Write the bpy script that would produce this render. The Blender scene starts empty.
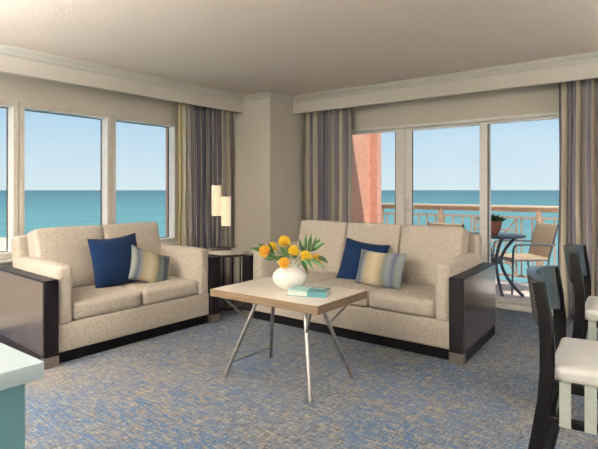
import bpy, bmesh, math, random
from mathutils import Vector, Matrix, Euler, noise
random.seed(4)
PI = math.pi
C = bpy.context.scene.collection
H = 1.25
N_ = math.hypot(391, 502); CC = 502/N_; SS = 391/N_

# ---------------------------------------------------------------- materials
def s2l(v):
    v /= 255.0
    return v/12.92 if v <= 0.04045 else ((v+0.055)/1.055)**2.4
def col(r, g, b): return (s2l(r), s2l(g), s2l(b), 1)
def new_mat(name):
    m = bpy.data.materials.new(name); m.use_nodes = True
    nt = m.node_tree; b = nt.nodes['Principled BSDF']
    return m, nt, b
def N(nt, typ, **kw):
    n = nt.nodes.new(typ)
    for k, v in kw.items():
        if k in n.inputs: n.inputs[k].default_value = v
        else: setattr(n, k, v)
    return n
def mixcol(nt, fac, a, b, mode='MIX'):
    n = nt.nodes.new('ShaderNodeMix'); n.data_type = 'RGBA'; n.blend_type = mode
    for sock, v in ((n.inputs[0], fac), (n.inputs[6], a), (n.inputs[7], b)):
        if hasattr(v, 'is_output'): nt.links.new(v, sock)
        else: sock.default_value = v
    return n.outputs[2]
def ramp(nt, src, stops, interp='LINEAR'):
    r = nt.nodes.new('ShaderNodeValToRGB'); r.color_ramp.interpolation = interp
    e = r.color_ramp.elements
    while len(e) < len(stops): e.new(0.5)
    for k, (p, c) in enumerate(stops):
        e[k].position = p; e[k].color = c
    nt.links.new(src, r.inputs[0]); return r.outputs[0]
def coords(nt, scale=(1, 1, 1), kind='Object', rot=(0, 0, 0)):
    t = nt.nodes.new('ShaderNodeTexCoord'); mp = nt.nodes.new('ShaderNodeMapping')
    mp.inputs['Scale'].default_value = scale; mp.inputs['Rotation'].default_value = rot
    nt.links.new(t.outputs[kind], mp.inputs[0]); return mp.outputs[0]
def noise_n(nt, vec, scale, detail=3, rough=.5):
    n = N(nt, 'ShaderNodeTexNoise'); n.inputs['Scale'].default_value = scale
    n.inputs['Detail'].default_value = detail; n.inputs['Roughness'].default_value = rough
    nt.links.new(vec, n.inputs['Vector']); return n.outputs['Fac']
def bump(nt, b, h, strength, dist=.01):
    n = nt.nodes.new('ShaderNodeBump'); n.inputs['Strength'].default_value = strength
    n.inputs['Distance'].default_value = dist
    nt.links.new(h, n.inputs['Height']); nt.links.new(n.outputs[0], b.inputs['Normal'])
def plain(name, c, rough=.6, metal=0, nscale=30, namt=.06, bstr=0, spec=.5, coat=0):
    m, nt, b = new_mat(name)
    b.inputs['Roughness'].default_value = rough; b.inputs['Metallic'].default_value = metal
    b.inputs['Specular IOR Level'].default_value = spec; b.inputs['Coat Weight'].default_value = coat
    f = noise_n(nt, coords(nt), nscale)
    d = tuple(x*(1-namt*2) for x in c[:3])+(1,); l = tuple(min(1, x*(1+namt*2)) for x in c[:3])+(1,)
    nt.links.new(ramp(nt, f, [(.3, d), (.7, l)]), b.inputs['Base Color'])
    if bstr: bump(nt, b, f, bstr, .005)
    return m
def fabric(name, c, c2, scale=1.0, bstr=.35):
    m, nt, b = new_mat(name)
    b.inputs['Roughness'].default_value = .95; b.inputs['Specular IOR Level'].default_value = .15
    b.inputs['Sheen Weight'].default_value = .05
    a = noise_n(nt, coords(nt, (160*scale, 160*scale, 22*scale)), 1, 2)
    d = noise_n(nt, coords(nt, (25*scale, 25*scale, 200*scale)), 1, 2)
    mx = N(nt, 'ShaderNodeMath', operation='ADD'); nt.links.new(a, mx.inputs[0]); nt.links.new(d, mx.inputs[1])
    h = N(nt, 'ShaderNodeMath', operation='MULTIPLY'); nt.links.new(mx.outputs[0], h.inputs[0]); h.inputs[1].default_value = .5
    nt.links.new(ramp(nt, h.outputs[0], [(.36, c2), (.62, c)]), b.inputs['Base Color'])
    bump(nt, b, h.outputs[0], bstr, .003)
    return m

M = {}
M['wall'] = plain('wall_paint', col(208, 202, 190), .8, nscale=60, namt=.02, bstr=.05)
M['valance'] = plain('valance_paint', col(214, 208, 198), .75, nscale=60, namt=.02)
M['crown'] = plain('crown_paint', col(202, 200, 190), .5, nscale=40, namt=.02)
M['frame'] = plain('window_frame_vinyl', col(226, 224, 218), .45, nscale=20, namt=.02)
M['daylit_vinyl'] = plain('daylit_white_vinyl', col(246, 246, 246), .4, nscale=20, namt=.01)  # whiter than the front face: daylight on the jambs painted into the colour
M['tinted_casing'] = plain('casing_warm_light_tint', col(204, 198, 186), .5, nscale=20, namt=.02)  # beige front face carries the warm room light in its colour
M['stile'] = plain('door_stile_vinyl', col(232, 231, 226), .45, nscale=20, namt=.02)
M['gasket'] = plain('dark_gasket', col(70, 64, 60), .6, nscale=20)
M['salmon'] = plain('salmon_stucco', col(240, 176, 150), .9, nscale=25, namt=.05, bstr=.2)
M['salmon2'] = plain('salmon_stucco_pilaster', col(236, 174, 152), .9, nscale=25, namt=.05, bstr=.2)
M['rail'] = plain('railing_paint', col(206, 168, 142), .55, nscale=20, namt=.04)
M['railcap'] = plain('railing_cap_paint', col(240, 214, 190), .5, nscale=20, namt=.03)
M['panel_edge'] = plain('espresso_wood_edge', col(20, 18, 23), .4, nscale=40, namt=.12, spec=.2)
M['steel'] = plain('brushed_steel_foot', col(150, 142, 132), .35, metal=.85, nscale=60)
M['chrome'] = plain('grey_metal_tube', col(150, 150, 148), .3, metal=.9, nscale=40)
M['plinth'] = plain('black_plinth', col(12, 12, 15), .6, nscale=20, spec=.1)
M['black'] = plain('black_lacquer', col(9, 9, 11), .4, nscale=30, namt=.1, spec=.15)
M['stoolback'] = plain('black_lacquer_satin', col(34, 42, 46), .25, nscale=30, namt=.08, spec=.5)
M['leather'] = plain('white_leather', col(182, 185, 183), .32, nscale=14, namt=.02, bstr=.08, coat=.15)
M['strap'] = plain('pale_leather_strap', col(146, 155, 148), .4, nscale=30, namt=.03)
M['lampblack'] = plain('dark_bronze', col(44, 38, 36), .4, metal=.3, nscale=30)
M['stone'] = plain('cream_stone_top', col(214, 206, 192), .3, nscale=12, namt=.05)
M['iron'] = plain('dark_grey_iron', col(98, 101, 108), .45, metal=.4, nscale=30)
M['terracotta'] = plain('terracotta', col(176, 112, 92), .8, nscale=20)
M['sand'] = plain('beach_sand', col(226, 208, 184), .95, nscale=.05, namt=.06)
M['vase'] = plain('white_ceramic', col(232, 232, 226), .25, nscale=8, namt=.01, coat=.3)
M['laminate'] = plain('cream_laminate', col(222, 216, 206), .22, nscale=5, namt=.015)
M['quartz'] = plain('white_quartz', col(178, 198, 206), .12, nscale=10, namt=.02, coat=.4)
M['teal'] = plain('teal_cabinet_paint', col(94, 142, 150), .45, nscale=15, namt=.02)
M['fabric'] = fabric('taupe_linen', col(186, 179, 167), col(152, 145, 134), 1.6, .25)
M['navy'] = fabric('navy_cotton', col(12, 40, 76), col(7, 24, 52), 1.0, .3)
M['plaster'] = plain('plain_wall_behind', col(214, 212, 208), .8, nscale=40, namt=.02)

# ceiling with stipple
m, nt, b = new_mat('stippled_ceiling'); M['ceiling'] = m
b.inputs['Roughness'].default_value = .95; b.inputs['Specular IOR Level'].default_value = .1
f = noise_n(nt, coords(nt), 75, 5, .7)
nt.links.new(ramp(nt, f, [(.3, col(224, 209, 195)), (.7, col(245, 232, 219))]), b.inputs['Base Color'])
bump(nt, b, f, .5, .012)

# carpet: woven beige with broken blue streaks
m, nt, b = new_mat('woven_blue_beige_carpet'); M['carpet'] = m
b.inputs['Roughness'].default_value = 1; b.inputs['Specular IOR Level'].default_value = .05
def th(src, lo, hi): return ramp(nt, src, [(lo, (0, 0, 0, 1)), (hi, (1, 1, 1, 1))])
def dashes(along, across, flip):
    # woven dashes: every thread row is cut into short pieces with its own random value
    v = coords(nt); sp = N(nt, 'ShaderNodeSeparateXYZ'); nt.links.new(v, sp.inputs[0])
    a, b2 = (sp.outputs[1], sp.outputs[0]) if flip else (sp.outputs[0], sp.outputs[1])
    def mth(op, x, y=None):
        n = N(nt, 'ShaderNodeMath', operation=op)
        for i, q in enumerate((x, y)):
            if q is None: continue
            if hasattr(q, 'is_output'): nt.links.new(q, n.inputs[i])
            else: n.inputs[i].default_value = q
        return n.outputs[0]
    row = mth('FLOOR', mth('MULTIPLY', b2, across))
    w1 = N(nt, 'ShaderNodeTexWhiteNoise'); w1.noise_dimensions = '1D'; nt.links.new(row, w1.inputs['W'])
    c_ = mth('FLOOR', mth('ADD', mth('MULTIPLY', a, along), mth('MULTIPLY', w1.outputs['Value'], 50.0)))
    cb = N(nt, 'ShaderNodeCombineXYZ'); nt.links.new(row, cb.inputs[0]); nt.links.new(c_, cb.inputs[1])
    w2 = N(nt, 'ShaderNodeTexWhiteNoise'); w2.noise_dimensions = '2D'; nt.links.new(cb.outputs[0], w2.inputs['Vector'])
    return w2.outputs['Value']
ax = dashes(18, 130, False)
ay = dashes(20, 125, True)
fx = dashes(28, 150, False); fy = dashes(28, 150, True)
sel = noise_n(nt, coords(nt, (1, 1, 1)), 2.3, 3, .6)
big = noise_n(nt, coords(nt, (1, 1, 1)), 1.1, 4, .65)
mixd = mixcol(nt, 1.0, th(ax, .52, .62), mixcol(nt, th(sel, .36, .56), (.1, .1, .1, 1), th(ay, .60, .70)), 'LIGHTEN')
mfac = mixcol(nt, th(big, .34, .60), (.30, .30, .30, 1), (1, 1, 1, 1))
bl = mixcol(nt, 1.0, mixd, mfac, 'MULTIPLY')
gold = th(noise_n(nt, coords(nt, (1, 1, 1)), .9, 3), .5, .7)
fine = mixcol(nt, .5, fx, fy)
base = ramp(nt, fine, [(.15, col(68, 70, 72)), (.45, col(110, 109, 106)), (.85, col(136, 134, 129))])
base = mixcol(nt, mixcol(nt, .35, (0, 0, 0, 1), gold), base, col(156, 138, 106))
fine2 = noise_n(nt, coords(nt, (70, 70, 1)), 1, 2)
blue = ramp(nt, fine2, [(.38, col(48, 76, 110)), (.60, col(84, 108, 134))])
nt.links.new(mixcol(nt, bl, base, blue), b.inputs['Base Color'])
bump(nt, b, mixcol(nt, .5, ax, ay), .5, .006)

# dark glossy wood side panels
m, nt, b = new_mat('espresso_wood_panel'); M['panel'] = m
g = noise_n(nt, coords(nt, (2, 2, 45)), 1, 4)
nt.links.new(ramp(nt, g, [(.3, col(40, 31, 30)), (.7, col(74, 60, 56))]), b.inputs['Base Color'])
b.inputs['Roughness'].default_value = .25; b.inputs['Coat Weight'].default_value = 1; b.inputs['Coat Roughness'].default_value = .15
m, nt, b = new_mat('walnut_edge_band'); M['walnut'] = m
g = noise_n(nt, coords(nt, (3, 3, 60)), 1, 4)
nt.links.new(ramp(nt, g, [(.3, col(84, 70, 52)), (.7, col(122, 104, 80))]), b.inputs['Base Color'])
b.inputs['Roughness'].default_value = .4

# balcony tile
m, nt, b = new_mat('balcony_tile'); M['tile'] = m
br = N(nt, 'ShaderNodeTexBrick'); br.offset = 0
br.inputs['Color1'].default_value = col(234, 212, 200); br.inputs['Color2'].default_value = col(226, 204, 192)
br.inputs['Mortar'].default_value = col(180, 158, 146); br.inputs['Scale'].default_value = 1
br.inputs['Brick Width'].default_value = .4; br.inputs['Row Height'].default_value = .4; br.inputs['Mortar Size'].default_value = .006
nt.links.new(coords(nt), br.inputs['Vector']); nt.links.new(br.outputs[0], b.inputs['Base Color']); b.inputs['Roughness'].default_value = .6

# curtain cloth: stripes follow the cloth (UV)
def curtain_mat(name, stops, rep, transl=.25):
    m, nt, b = new_mat(name)
    v = coords(nt, (rep, 1, 1), 'UV')
    sx = N(nt, 'ShaderNodeSeparateXYZ'); nt.links.new(v, sx.inputs[0])
    fr = N(nt, 'ShaderNodeMath', operation='FRACT'); nt.links.new(sx.outputs[0], fr.inputs[0])
    c = ramp(nt, fr.outputs[0], stops, 'CONSTANT')
    wv = noise_n(nt, coords(nt, (120, 120, 120)), 1, 2)
    c = mixcol(nt, .12, c, ramp(nt, wv, [(.3, (.1, .1, .1, 1)), (.7, (.8, .8, .8, 1))]), 'MULTIPLY')
    nt.links.new(c, b.inputs['Base Color']); b.inputs['Roughness'].default_value = .85
    b.inputs['Specular IOR Level'].default_value = .2
    tr = N(nt, 'ShaderNodeBsdfTranslucent'); nt.links.new(c, tr.inputs[0])
    mx = N(nt, 'ShaderNodeMixShader'); mx.inputs[0].default_value = transl
    nt.links.new(b.outputs[0], mx.inputs[1]); nt.links.new(tr.outputs[0], mx.inputs[2])
    nt.links.new(mx.outputs[0], nt.nodes['Material Output'].inputs[0])
    return m
slate = col(172, 167, 170); slate2 = col(144, 141, 152); cream = col(228, 221, 200); taupe = col(186, 180, 174); navy_s = col(98, 102, 124)
stops = [(0, slate), (.12, cream), (.22, taupe), (.31, navy_s), (.37, slate), (.48, cream), (.58, slate2), (.68, taupe), (.76, cream), (.86, slate2), (.95, navy_s)]
M['curtain'] = curtain_mat('striped_curtain', stops, 1.55)
stops2 = [(0, slate2), (.10, cream), (.24, slate), (.40, navy_s), (.46, slate2), (.6, cream), (.72, slate), (.88, taupe)]
M['curtain2'] = curtain_mat('striped_curtain_wide', stops2, 1.9)
M['lining'] = curtain_mat('cream_lining', [(0, col(236, 226, 180)), (.35, col(244, 240, 228)), (.7, col(240, 236, 220))], 4, .5)

# striped pillow
def pillow_mat(name, stops):
    m, nt, b = new_mat(name)
    v = coords(nt, (1, 1, 1), 'UV')
    w = noise_n(nt, coords(nt, (4, 40, 1), 'UV'), 1, 2)
    sx = N(nt, 'ShaderNodeSeparateXYZ'); nt.links.new(v, sx.inputs[0])
    ad = N(nt, 'ShaderNodeMath', operation='MULTIPLY_ADD'); nt.links.new(w, ad.inputs[0]); ad.inputs[1].default_value = .04
    nt.links.new(sx.outputs[0], ad.inputs[2])
    c = ramp(nt, ad.outputs[0], stops)
    nt.links.new(c, b.inputs['Base Color']); b.inputs['Roughness'].default_value = .9
    b.inputs['Specular IOR Level'].default_value = .2
    bump(nt, b, noise_n(nt, coords(nt, (200, 200, 200)), 1, 2), .3, .002)
    return m
gg = col(104, 110, 104); bb = col(66, 76, 100); cr = col(168, 156, 128); wh = col(186, 177, 154); gy = col(116, 124, 128)
M['stripe'] = pillow_mat('muted_striped_cotton', [(0, gy), (.1, gg), (.16, bb), (.22, gy), (.32, cr), (.45, wh), (.55, cr), (.64, gg), (.73, gy), (.82, bb), (.9, gg), (1, gy)])

# wicker
m, nt, b = new_mat('tan_wicker'); M['wicker'] = m
w1 = N(nt, 'ShaderNodeTexChecker'); w1.inputs['Scale'].default_value = 60
w1.inputs['Color1'].default_value = col(206, 180, 150); w1.inputs['Color2'].default_value = col(170, 142, 114)
nt.links.new(coords(nt), w1.inputs['Vector']); nt.links.new(w1.outputs[0], b.inputs['Base Color']); b.inputs['Roughness'].default_value = .7
bump(nt, b, w1.outputs[1], .4, .003)

# lamp shade: lit from inside
m, nt, b = new_mat('ivory_lamp_shade'); M['shade'] = m
b.inputs['Base Color'].default_value = col(240, 228, 200); b.inputs['Roughness'].default_value = .8
b.inputs['Emission Color'].default_value = col(255, 236, 200); b.inputs['Emission Strength'].default_value = .25
# emitting diffuser of the added ceiling fill lights
m, nt, b = new_mat('lit_diffuser'); M['diffuser'] = m
b.inputs['Base Color'].default_value = (.9, .9, .85, 1)
b.inputs['Emission Color'].default_value = (1, .985, .97, 1); b.inputs['Emission Strength'].default_value = 6
# glass
m, nt, b = new_mat('clear_window_glass'); M['glass'] = m
nt.nodes.remove(b)
tr = N(nt, 'ShaderNodeBsdfTransparent'); tr.inputs[0].default_value = (.97, .985, .985, 1)
gl = N(nt, 'ShaderNodeBsdfGlossy'); gl.inputs['Roughness'].default_value = .02
fz = N(nt, 'ShaderNodeFresnel'); fz.inputs[0].default_value = 1.14
mx = N(nt, 'ShaderNodeMixShader')
nt.links.new(fz.outputs[0], mx.inputs[0]); nt.links.new(tr.outputs[0], mx.inputs[1]); nt.links.new(gl.outputs[0], mx.inputs[2])
nt.links.new(mx.outputs[0], nt.nodes['Material Output'].inputs[0])
# ocean: turquoise shallows, deeper blue-green far out, ripples
m, nt, b = new_mat('gulf_water'); M['ocean'] = m
ln = N(nt, 'ShaderNodeVectorMath', operation='LENGTH'); nt.links.new(coords(nt), ln.inputs[0])
mr = N(nt, 'ShaderNodeMapRange'); mr.inputs['From Min'].default_value = 150; mr.inputs['From Max'].default_value = 3500
nt.links.new(ln.outputs['Value'], mr.inputs[0])
dc = ramp(nt, mr.outputs[0], [(0, col(118, 162, 160)), (.08, col(100, 148, 150)), (.3, col(84, 128, 136)), (1, col(70, 106, 120))])
rp = noise_n(nt, coords(nt, (.02, .004, 1), rot=(0, 0, math.atan2(SS, CC))), 1, 6, .7)
dc = mixcol(nt, .25, dc, ramp(nt, rp, [(.35, col(64, 104, 114)), (.65, col(134, 164, 164))]))
nt.links.new(dc, b.inputs['Base Color']); b.inputs['Roughness'].default_value = .6; b.inputs['Specular IOR Level'].default_value = .1
# foliage / blooms
M['leaf'] = plain('deep_green_leaf', col(52, 92, 44), .45, nscale=20, namt=.15)
M['stem'] = plain('green_stem', col(92, 110, 56), .6, nscale=20)
M['yellow'] = plain('yellow_bloom', col(238, 204, 40), .7, nscale=60, namt=.12)
M['yellowcore'] = plain('yellow_bloom_core', col(206, 160, 30), .8, nscale=80, namt=.2)
M['orange'] = plain('orange_bloom', col(238, 184, 44), .7, nscale=60, namt=.12)
M['orangecore'] = plain('orange_bloom_core', col(204, 116, 28), .8, nscale=80, namt=.2)
M['cover'] = plain('teal_book_cover', col(64, 116, 124), .4, nscale=25, namt=.12)
M['cover2'] = plain('pale_teal_book_cover', col(150, 190, 192), .4, nscale=40, namt=.12)
M['pages'] = plain('book_pages', col(196, 206, 200), .8, nscale=90, namt=.1)
M['ink'] = plain('pale_print', col(214, 226, 224), .6, nscale=30, namt=.01)

# ---------------------------------------------------------------- mesh helpers
def link(name, bm, mat, parent=None, loc=None, smooth=True, rot=None, angle=40):
    me = bpy.data.meshes.new(name)
    bmesh.ops.recalc_face_normals(bm, faces=bm.faces[:])
    if smooth:
        for f_ in bm.faces: f_.smooth = True
        for e in bm.edges:
            if len(e.link_faces) == 2 and e.calc_face_angle(0) > math.radians(angle): e.smooth = False
    bm.to_mesh(me); bm.free()
    mats = mat if isinstance(mat, (list, tuple)) else [mat]
    for k in mats: me.materials.append(k)
    o = bpy.data.objects.new(name, me); C.objects.link(o)
    if parent: o.parent = parent
    if loc: o.location = loc
    if rot: o.rotation_euler = rot
    return o
def tag(o, label=None, cat=None, group=None, kind=None):
    for k, v in (('label', label), ('category', cat), ('group', group), ('kind', kind)):
        if v: o[k] = v
    return o
def empty(name, loc, label, cat, group=None, rz=0):
    o = bpy.data.objects.new(name, None); C.objects.link(o); o.empty_display_size = .1
    o.location = loc; o.rotation_euler = (0, 0, rz)
    return tag(o, label, cat, group)
def box(bm, a, b_, bev=0, seg=2, mi=0, xf=None):
    x0, y0, z0 = [min(a[k], b_[k]) for k in range(3)]; x1, y1, z1 = [max(a[k], b_[k]) for k in range(3)]
    t = bmesh.new()
    bmesh.ops.create_cube(t, size=1)
    for v in t.verts: v.co = Vector(((x0+x1)/2+v.co.x*(x1-x0), (y0+y1)/2+v.co.y*(y1-y0), (z0+z1)/2+v.co.z*(z1-z0)))
    if bev: bmesh.ops.bevel(t, geom=t.edges[:], offset=bev, segments=seg, affect='EDGES', profile=.5)
    merge(bm, t, mi, xf)
def merge(bm, t, mi=0, xf=None):
    mp = {}
    for v in t.verts: mp[v] = bm.verts.new(xf @ v.co if xf else v.co)
    for f_ in t.faces:
        try:
            nf = bm.faces.new([mp[v] for v in f_.verts]); nf.material_index = mi if mi else f_.material_index
        except ValueError: pass
    t.free()
def tube(bm, pts, r, n=10, cap=True, mi=0, rs=None):
    pts = [Vector(p) for p in pts]; rings = []
    up = None
    for i, p in enumerate(pts):
        d = (pts[min(i+1, len(pts)-1)]-pts[max(i-1, 0)]).normalized()
        if up is None:
            up = Vector((0, 0, 1)) if abs(d.z) < .9 else Vector((1, 0, 0))
        s = d.cross(up).normalized(); up = s.cross(d).normalized()
        rr = rs[i] if rs else r
        rings.append([bm.verts.new(p+(s*math.cos(2*PI*k/n)+up*math.sin(2*PI*k/n))*rr) for k in range(n)])
    for a, b_ in zip(rings, rings[1:]):
        for k in range(n):
            f_ = bm.faces.new((a[k], a[(k+1) % n], b_[(k+1) % n], b_[k])); f_.material_index = mi
    if cap:
        for r_ in (rings[0], rings[-1]):
            f_ = bm.faces.new(r_); f_.material_index = mi
def lathe(bm, prof, n=40, c=(0, 0, 0), wob=None):
    rings = []
    for (r, z) in prof:
        if r < 1e-5: rings.append([bm.verts.new((c[0], c[1], c[2]+z))])
        else:
            rings.append([bm.verts.new((c[0]+(r*(1+(wob(k/n, z) if wob else 0)))*math.cos(2*PI*k/n), c[1]+(r*(1+(wob(k/n, z) if wob else 0)))*math.sin(2*PI*k/n), c[2]+z)) for k in range(n)])
    for a, b_ in zip(rings, rings[1:]):
        for k in range(n):
            k2 = (k+1) % n
            if len(a) == 1 and len(b_) == 1: continue
            if len(a) == 1: bm.faces.new((a[0], b_[k], b_[k2]))
            elif len(b_) == 1: bm.faces.new((a[k], a[k2], b_[0]))
            else: bm.faces.new((a[k], a[k2], b_[k2], b_[k]))
def cushion(bm, size, r=.04, puff=(0, 0, 0), m_=10, c=(0, 0, 0), dimples=(), xf=None, sag=0):
    """soft rounded box; puff = bulge of each axis' faces; dimples = (x,z,depth,radius) on the -y face"""
    hx, hy, hz = [s/2 for s in size]
    def samp(h):
        e = [-h+r*t for t in (0, .2, .41, .67)]
        e += [-h+r+(2*h-2*r)*k/m_ for k in range(m_+1)]
        e += [h-r*t for t in (.67, .41, .2, 0)]
        return e
    S = [samp(hx), samp(hy), samp(hz)]; hs = (hx, hy, hz)
    vs = {}; t = bmesh.new()
    def V(i, j, k):
        key = (i, j, k)
        if key in vs: return vs[key]
        p = Vector((S[0][i], S[1][j], S[2][k]))
        q = Vector([max(-hs[a]+r, min(hs[a]-r, p[a])) for a in range(3)])
        d = p-q
        if d.length > 1e-9: p = q+d.normalized()*r
        n_ = [p[a]/hs[a] for a in range(3)]
        w = [max(0, 1-abs(x)**2.6) for x in n_]
        out = p.copy()
        out.x += n_[0]*puff[0]*w[1]*w[2]; out.y += n_[1]*puff[1]*w[0]*w[2]; out.z += n_[2]*puff[2]*w[0]*w[1]
        if p.y < 0:
            for (dx, dz, dd, dr) in dimples:
                e = math.exp(-(((p.x-dx)/dr)**2+((p.z-dz)/dr)**2)); out.y += dd*e*(-n_[1])
                cr_ = math.exp(-(((p.x-dx)/(dr*3))**2+((p.z-dz)/(dr*.5))**2)); out.y += dd*.35*cr_*(-n_[1])
        nz = noise.noise(out*7+Vector(c))
        out += out.normalized()*nz*.004
        vs[key] = t.verts.new(out); return vs[key]
    nx, ny, nz_ = [len(s)-1 for s in S]
    for i in range(nx):
        for j in range(ny):
            for k in (0, nz_): t.faces.new((V(i, j, k), V(i+1, j, k), V(i+1, j+1, k), V(i, j+1, k)))
    for i in range(nx):
        for k in range(nz_):
            for j in (0, ny): t.faces.new((V(i, j, k), V(i+1, j, k), V(i+1, j, k+1), V(i, j, k+1)))
    for j in range(ny):
        for k in range(nz_):
            for i in (0, nx): t.faces.new((V(i, j, k), V(i, j+1, k), V(i, j+1, k+1), V(i, j, k+1)))
    X = Matrix.Translation(Vector(c)) @ (xf if xf else Matrix.Identity(4))
    merge(bm, t, 0, X)
def pillow(name, w, h, th, mat, loc, face, lean, roll, label, group):
    """knife-edge throw pillow standing on its lower edge; face = heading its front looks at"""
    bm = bmesh.new(); n = 26; g = {}
    uvl = bm.loops.layers.uv.new('UVMap'); uvs = {}
    for side in (0, 1):
        for i in range(n+1):
            for j in range(n+1):
                if side == 1 and (i in (0, n) or j in (0, n)):
                    g[side, i, j] = g[0, i, j]; continue
                u = 2*i/n-1; v = 2*j/n-1
                u = math.sin(u*PI/2)*.35+u*.65; v = math.sin(v*PI/2)*.35+v*.65
                ins = .055
                x = u*w/2*(1-ins*(1-v*v)); z = v*h/2*(1-ins*(1-u*u))
                t = th/2*(max(0, 1-u**2)*max(0, 1-v**2))**.42
                t += .006*noise.noise(Vector((x*9, z*9, side*3+w)))*(1 if t > .01 else 0)
                z -= .012*(1-u*u)*(v > .5)*(v-.5)*2
                vv = bm.verts.new((x, -t if side == 0 else t, z+h/2)); g[side, i, j] = vv
                uvs[vv] = (i/n, j/n)
        for i in range(n):
            for j in range(n):
                f_ = bm.faces.new((g[side, i, j], g[side, i+1, j], g[side, i+1, j+1], g[side, i, j+1]))
                for lp in f_.loops: lp[uvl].uv = uvs[lp.vert]
    o = link(name, bm, mat, loc=loc, angle=80)
    o.rotation_mode = 'XYZ'
    o.matrix_world = Matrix.Translation(Vector(loc)) @ Matrix.Rotation(face, 4, 'Z') @ Matrix.Rotation(-lean, 4, 'X') @ Matrix.Rotation(roll, 4, 'Y')
    # piping round the edge
    pb = bmesh.new(); ring = []
    def edge(u, v):
        ins = .055
        z = v*h/2*(1-ins*(1-u*u)) - .012*(1-u*u)*(v > .5)*(v-.5)*2
        return Vector((u*w/2*(1-ins*(1-v*v)), 0, z+h/2))
    K = 16
    for k in range(K): ring.append(edge(-1+2*k/K, -1))
    for k in range(K): ring.append(edge(1, -1+2*k/K))
    for k in range(K): ring.append(edge(1-2*k/K, 1))
    for k in range(K+1): ring.append(edge(-1, 1-2*k/K))
    tube(pb, ring, .004, 6)
    link('piping', pb, mat, o)
    tag(o, label, 'cushion', group)
    return o

# ---------------------------------------------------------------- room shell
WX, WY, CZ = -4.95, 5.55, 2.48
XE, YS = 2.7, -3.2
def struct(name, bm, m, smooth=False):
    return tag(link(name, bm, m, smooth=smooth), kind='structure')
bm = bmesh.new(); box(bm, (WX-.02, YS, -.12), (XE, 5.5, 0)); struct('floor', bm, M['carpet'])
bm = bmesh.new(); box(bm, (WX-.2, YS-.1, CZ), (XE+.1, WY+.1, CZ+.12)); struct('ceiling', bm, M['ceiling'])
# left wall with window strip y -0.76..3.93
WT, WB = 2.07, .62
Y0, Y1 = -.76, 3.93
bm = bmesh.new()
box(bm, (WX-.12, YS, 0), (WX, Y0, CZ)); box(bm, (WX-.12, Y1, 0), (WX, WY+.1, CZ))
box(bm, (WX-.12, Y0, 0), (WX, Y1, WB)); box(bm, (WX-.12, Y0, WT), (WX, Y1, CZ))
struct('wall_left', bm, M['wall'])
bm = bmesh.new()
box(bm, (WX-.165, YS, -1), (WX-.125, Y0+.03, 2.7)); box(bm, (WX-.165, Y1-.045, -1), (WX-.125, WY+.1, 2.7))
box(bm, (WX-.165, Y0, -1), (WX-.125, Y1, WB+.02)); box(bm, (WX-.165, Y0, WT-.01), (WX-.125, Y1, 2.7))
struct('wall_outer_left', bm, M['salmon2'])
bm = bmesh.new(); box(bm, (WX, Y0, WB-.03), (WX+.06, Y1, WB), .006); struct('trim_sill', bm, M['frame'])
js = [Y0, .19, 1.14, 2.088, 3.04, Y1]
for k in range(5):
    a, c_ = js[k]+.004, js[k+1]-.004
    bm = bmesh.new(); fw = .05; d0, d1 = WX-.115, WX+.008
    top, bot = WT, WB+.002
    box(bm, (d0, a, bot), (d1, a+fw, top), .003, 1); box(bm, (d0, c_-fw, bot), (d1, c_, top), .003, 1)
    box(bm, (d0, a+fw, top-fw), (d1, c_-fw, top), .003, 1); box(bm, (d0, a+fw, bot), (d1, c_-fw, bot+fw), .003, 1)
    wf = struct('window_%d' % (k+1), bm, M['daylit_vinyl'])
    bm = bmesh.new(); e0, e1 = WX+.008, WX+.018; cw = fw-.006
    box(bm, (e0, a, bot), (e1, a+cw, top), .002, 1); box(bm, (e0, c_-cw, bot), (e1, c_, top), .002, 1)
    box(bm, (e0, a+cw, top-cw), (e1, c_-cw, top), .002, 1); box(bm, (e0, a+cw, bot), (e1, c_-cw, bot+cw), .002, 1)
    link('tinted_casing', bm, M['tinted_casing'], wf, smooth=False)  # separate front face holds the warm-light tint beside the whiter jambs
    bm = bmesh.new(); gw = .007
    ya, yb, za, zb = a+fw, c_-fw, bot+fw, top-fw
    xg0, xg1 = WX-.105, WX-.09
    box(bm, (xg0, ya, za), (xg1, ya+gw, zb)); box(bm, (xg0, yb-gw, za), (xg1, yb, zb))
    box(bm, (xg0, ya+gw, za), (xg1, yb-gw, za+gw)); box(bm, (xg0, ya+gw, zb-gw), (xg1, yb-gw, zb))
    link('gasket', bm, M['gasket'], wf, smooth=False)
    bm = bmesh.new(); box(bm, (WX-.1, ya+.01, za+.01), (WX-.096, yb-.01, zb-.01)); link('pane', bm, M['glass'], wf, smooth=False)
# door wall
DL, DR, DH = -3.62, 2.35, 2.03
bm = bmesh.new()
box(bm, (WX-.1, WY, 0), (DL, WY+.12, CZ)); box(bm, (DR, WY, 0), (XE+.1, WY+.12, CZ)); box(bm, (DL, WY, DH), (DR, WY+.12, CZ))
struct('wall_right', bm, M['wall'])
bm = bmesh.new(); box(bm, (-4.15, 4.74, 0), (WX, WY, CZ)); bm2 = bm
struct('wall_corner', bm2, M['wall'])
bm = bmesh.new(); box(bm, (XE, YS, 0), (XE+.1, WY, CZ)); struct('wall_east', bm, M['plaster'])
bm = bmesh.new(); box(bm, (WX-.12, YS-.1, 0), (XE+.1, YS, CZ)); struct('wall_back', bm, M['plaster'])
# valance boards
bm = bmesh.new(); box(bm, (-4.66, YS, 2.26), (-4.62, 4.74, CZ), .004, 1); struct('trim_valance_left', bm, M['valance'])
bm = bmesh.new(); box(bm, (-4.15, 5.2, 2.26), (XE, 5.24, CZ), .004, 1); struct('trim_valance_right', bm, M['valance'])
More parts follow.
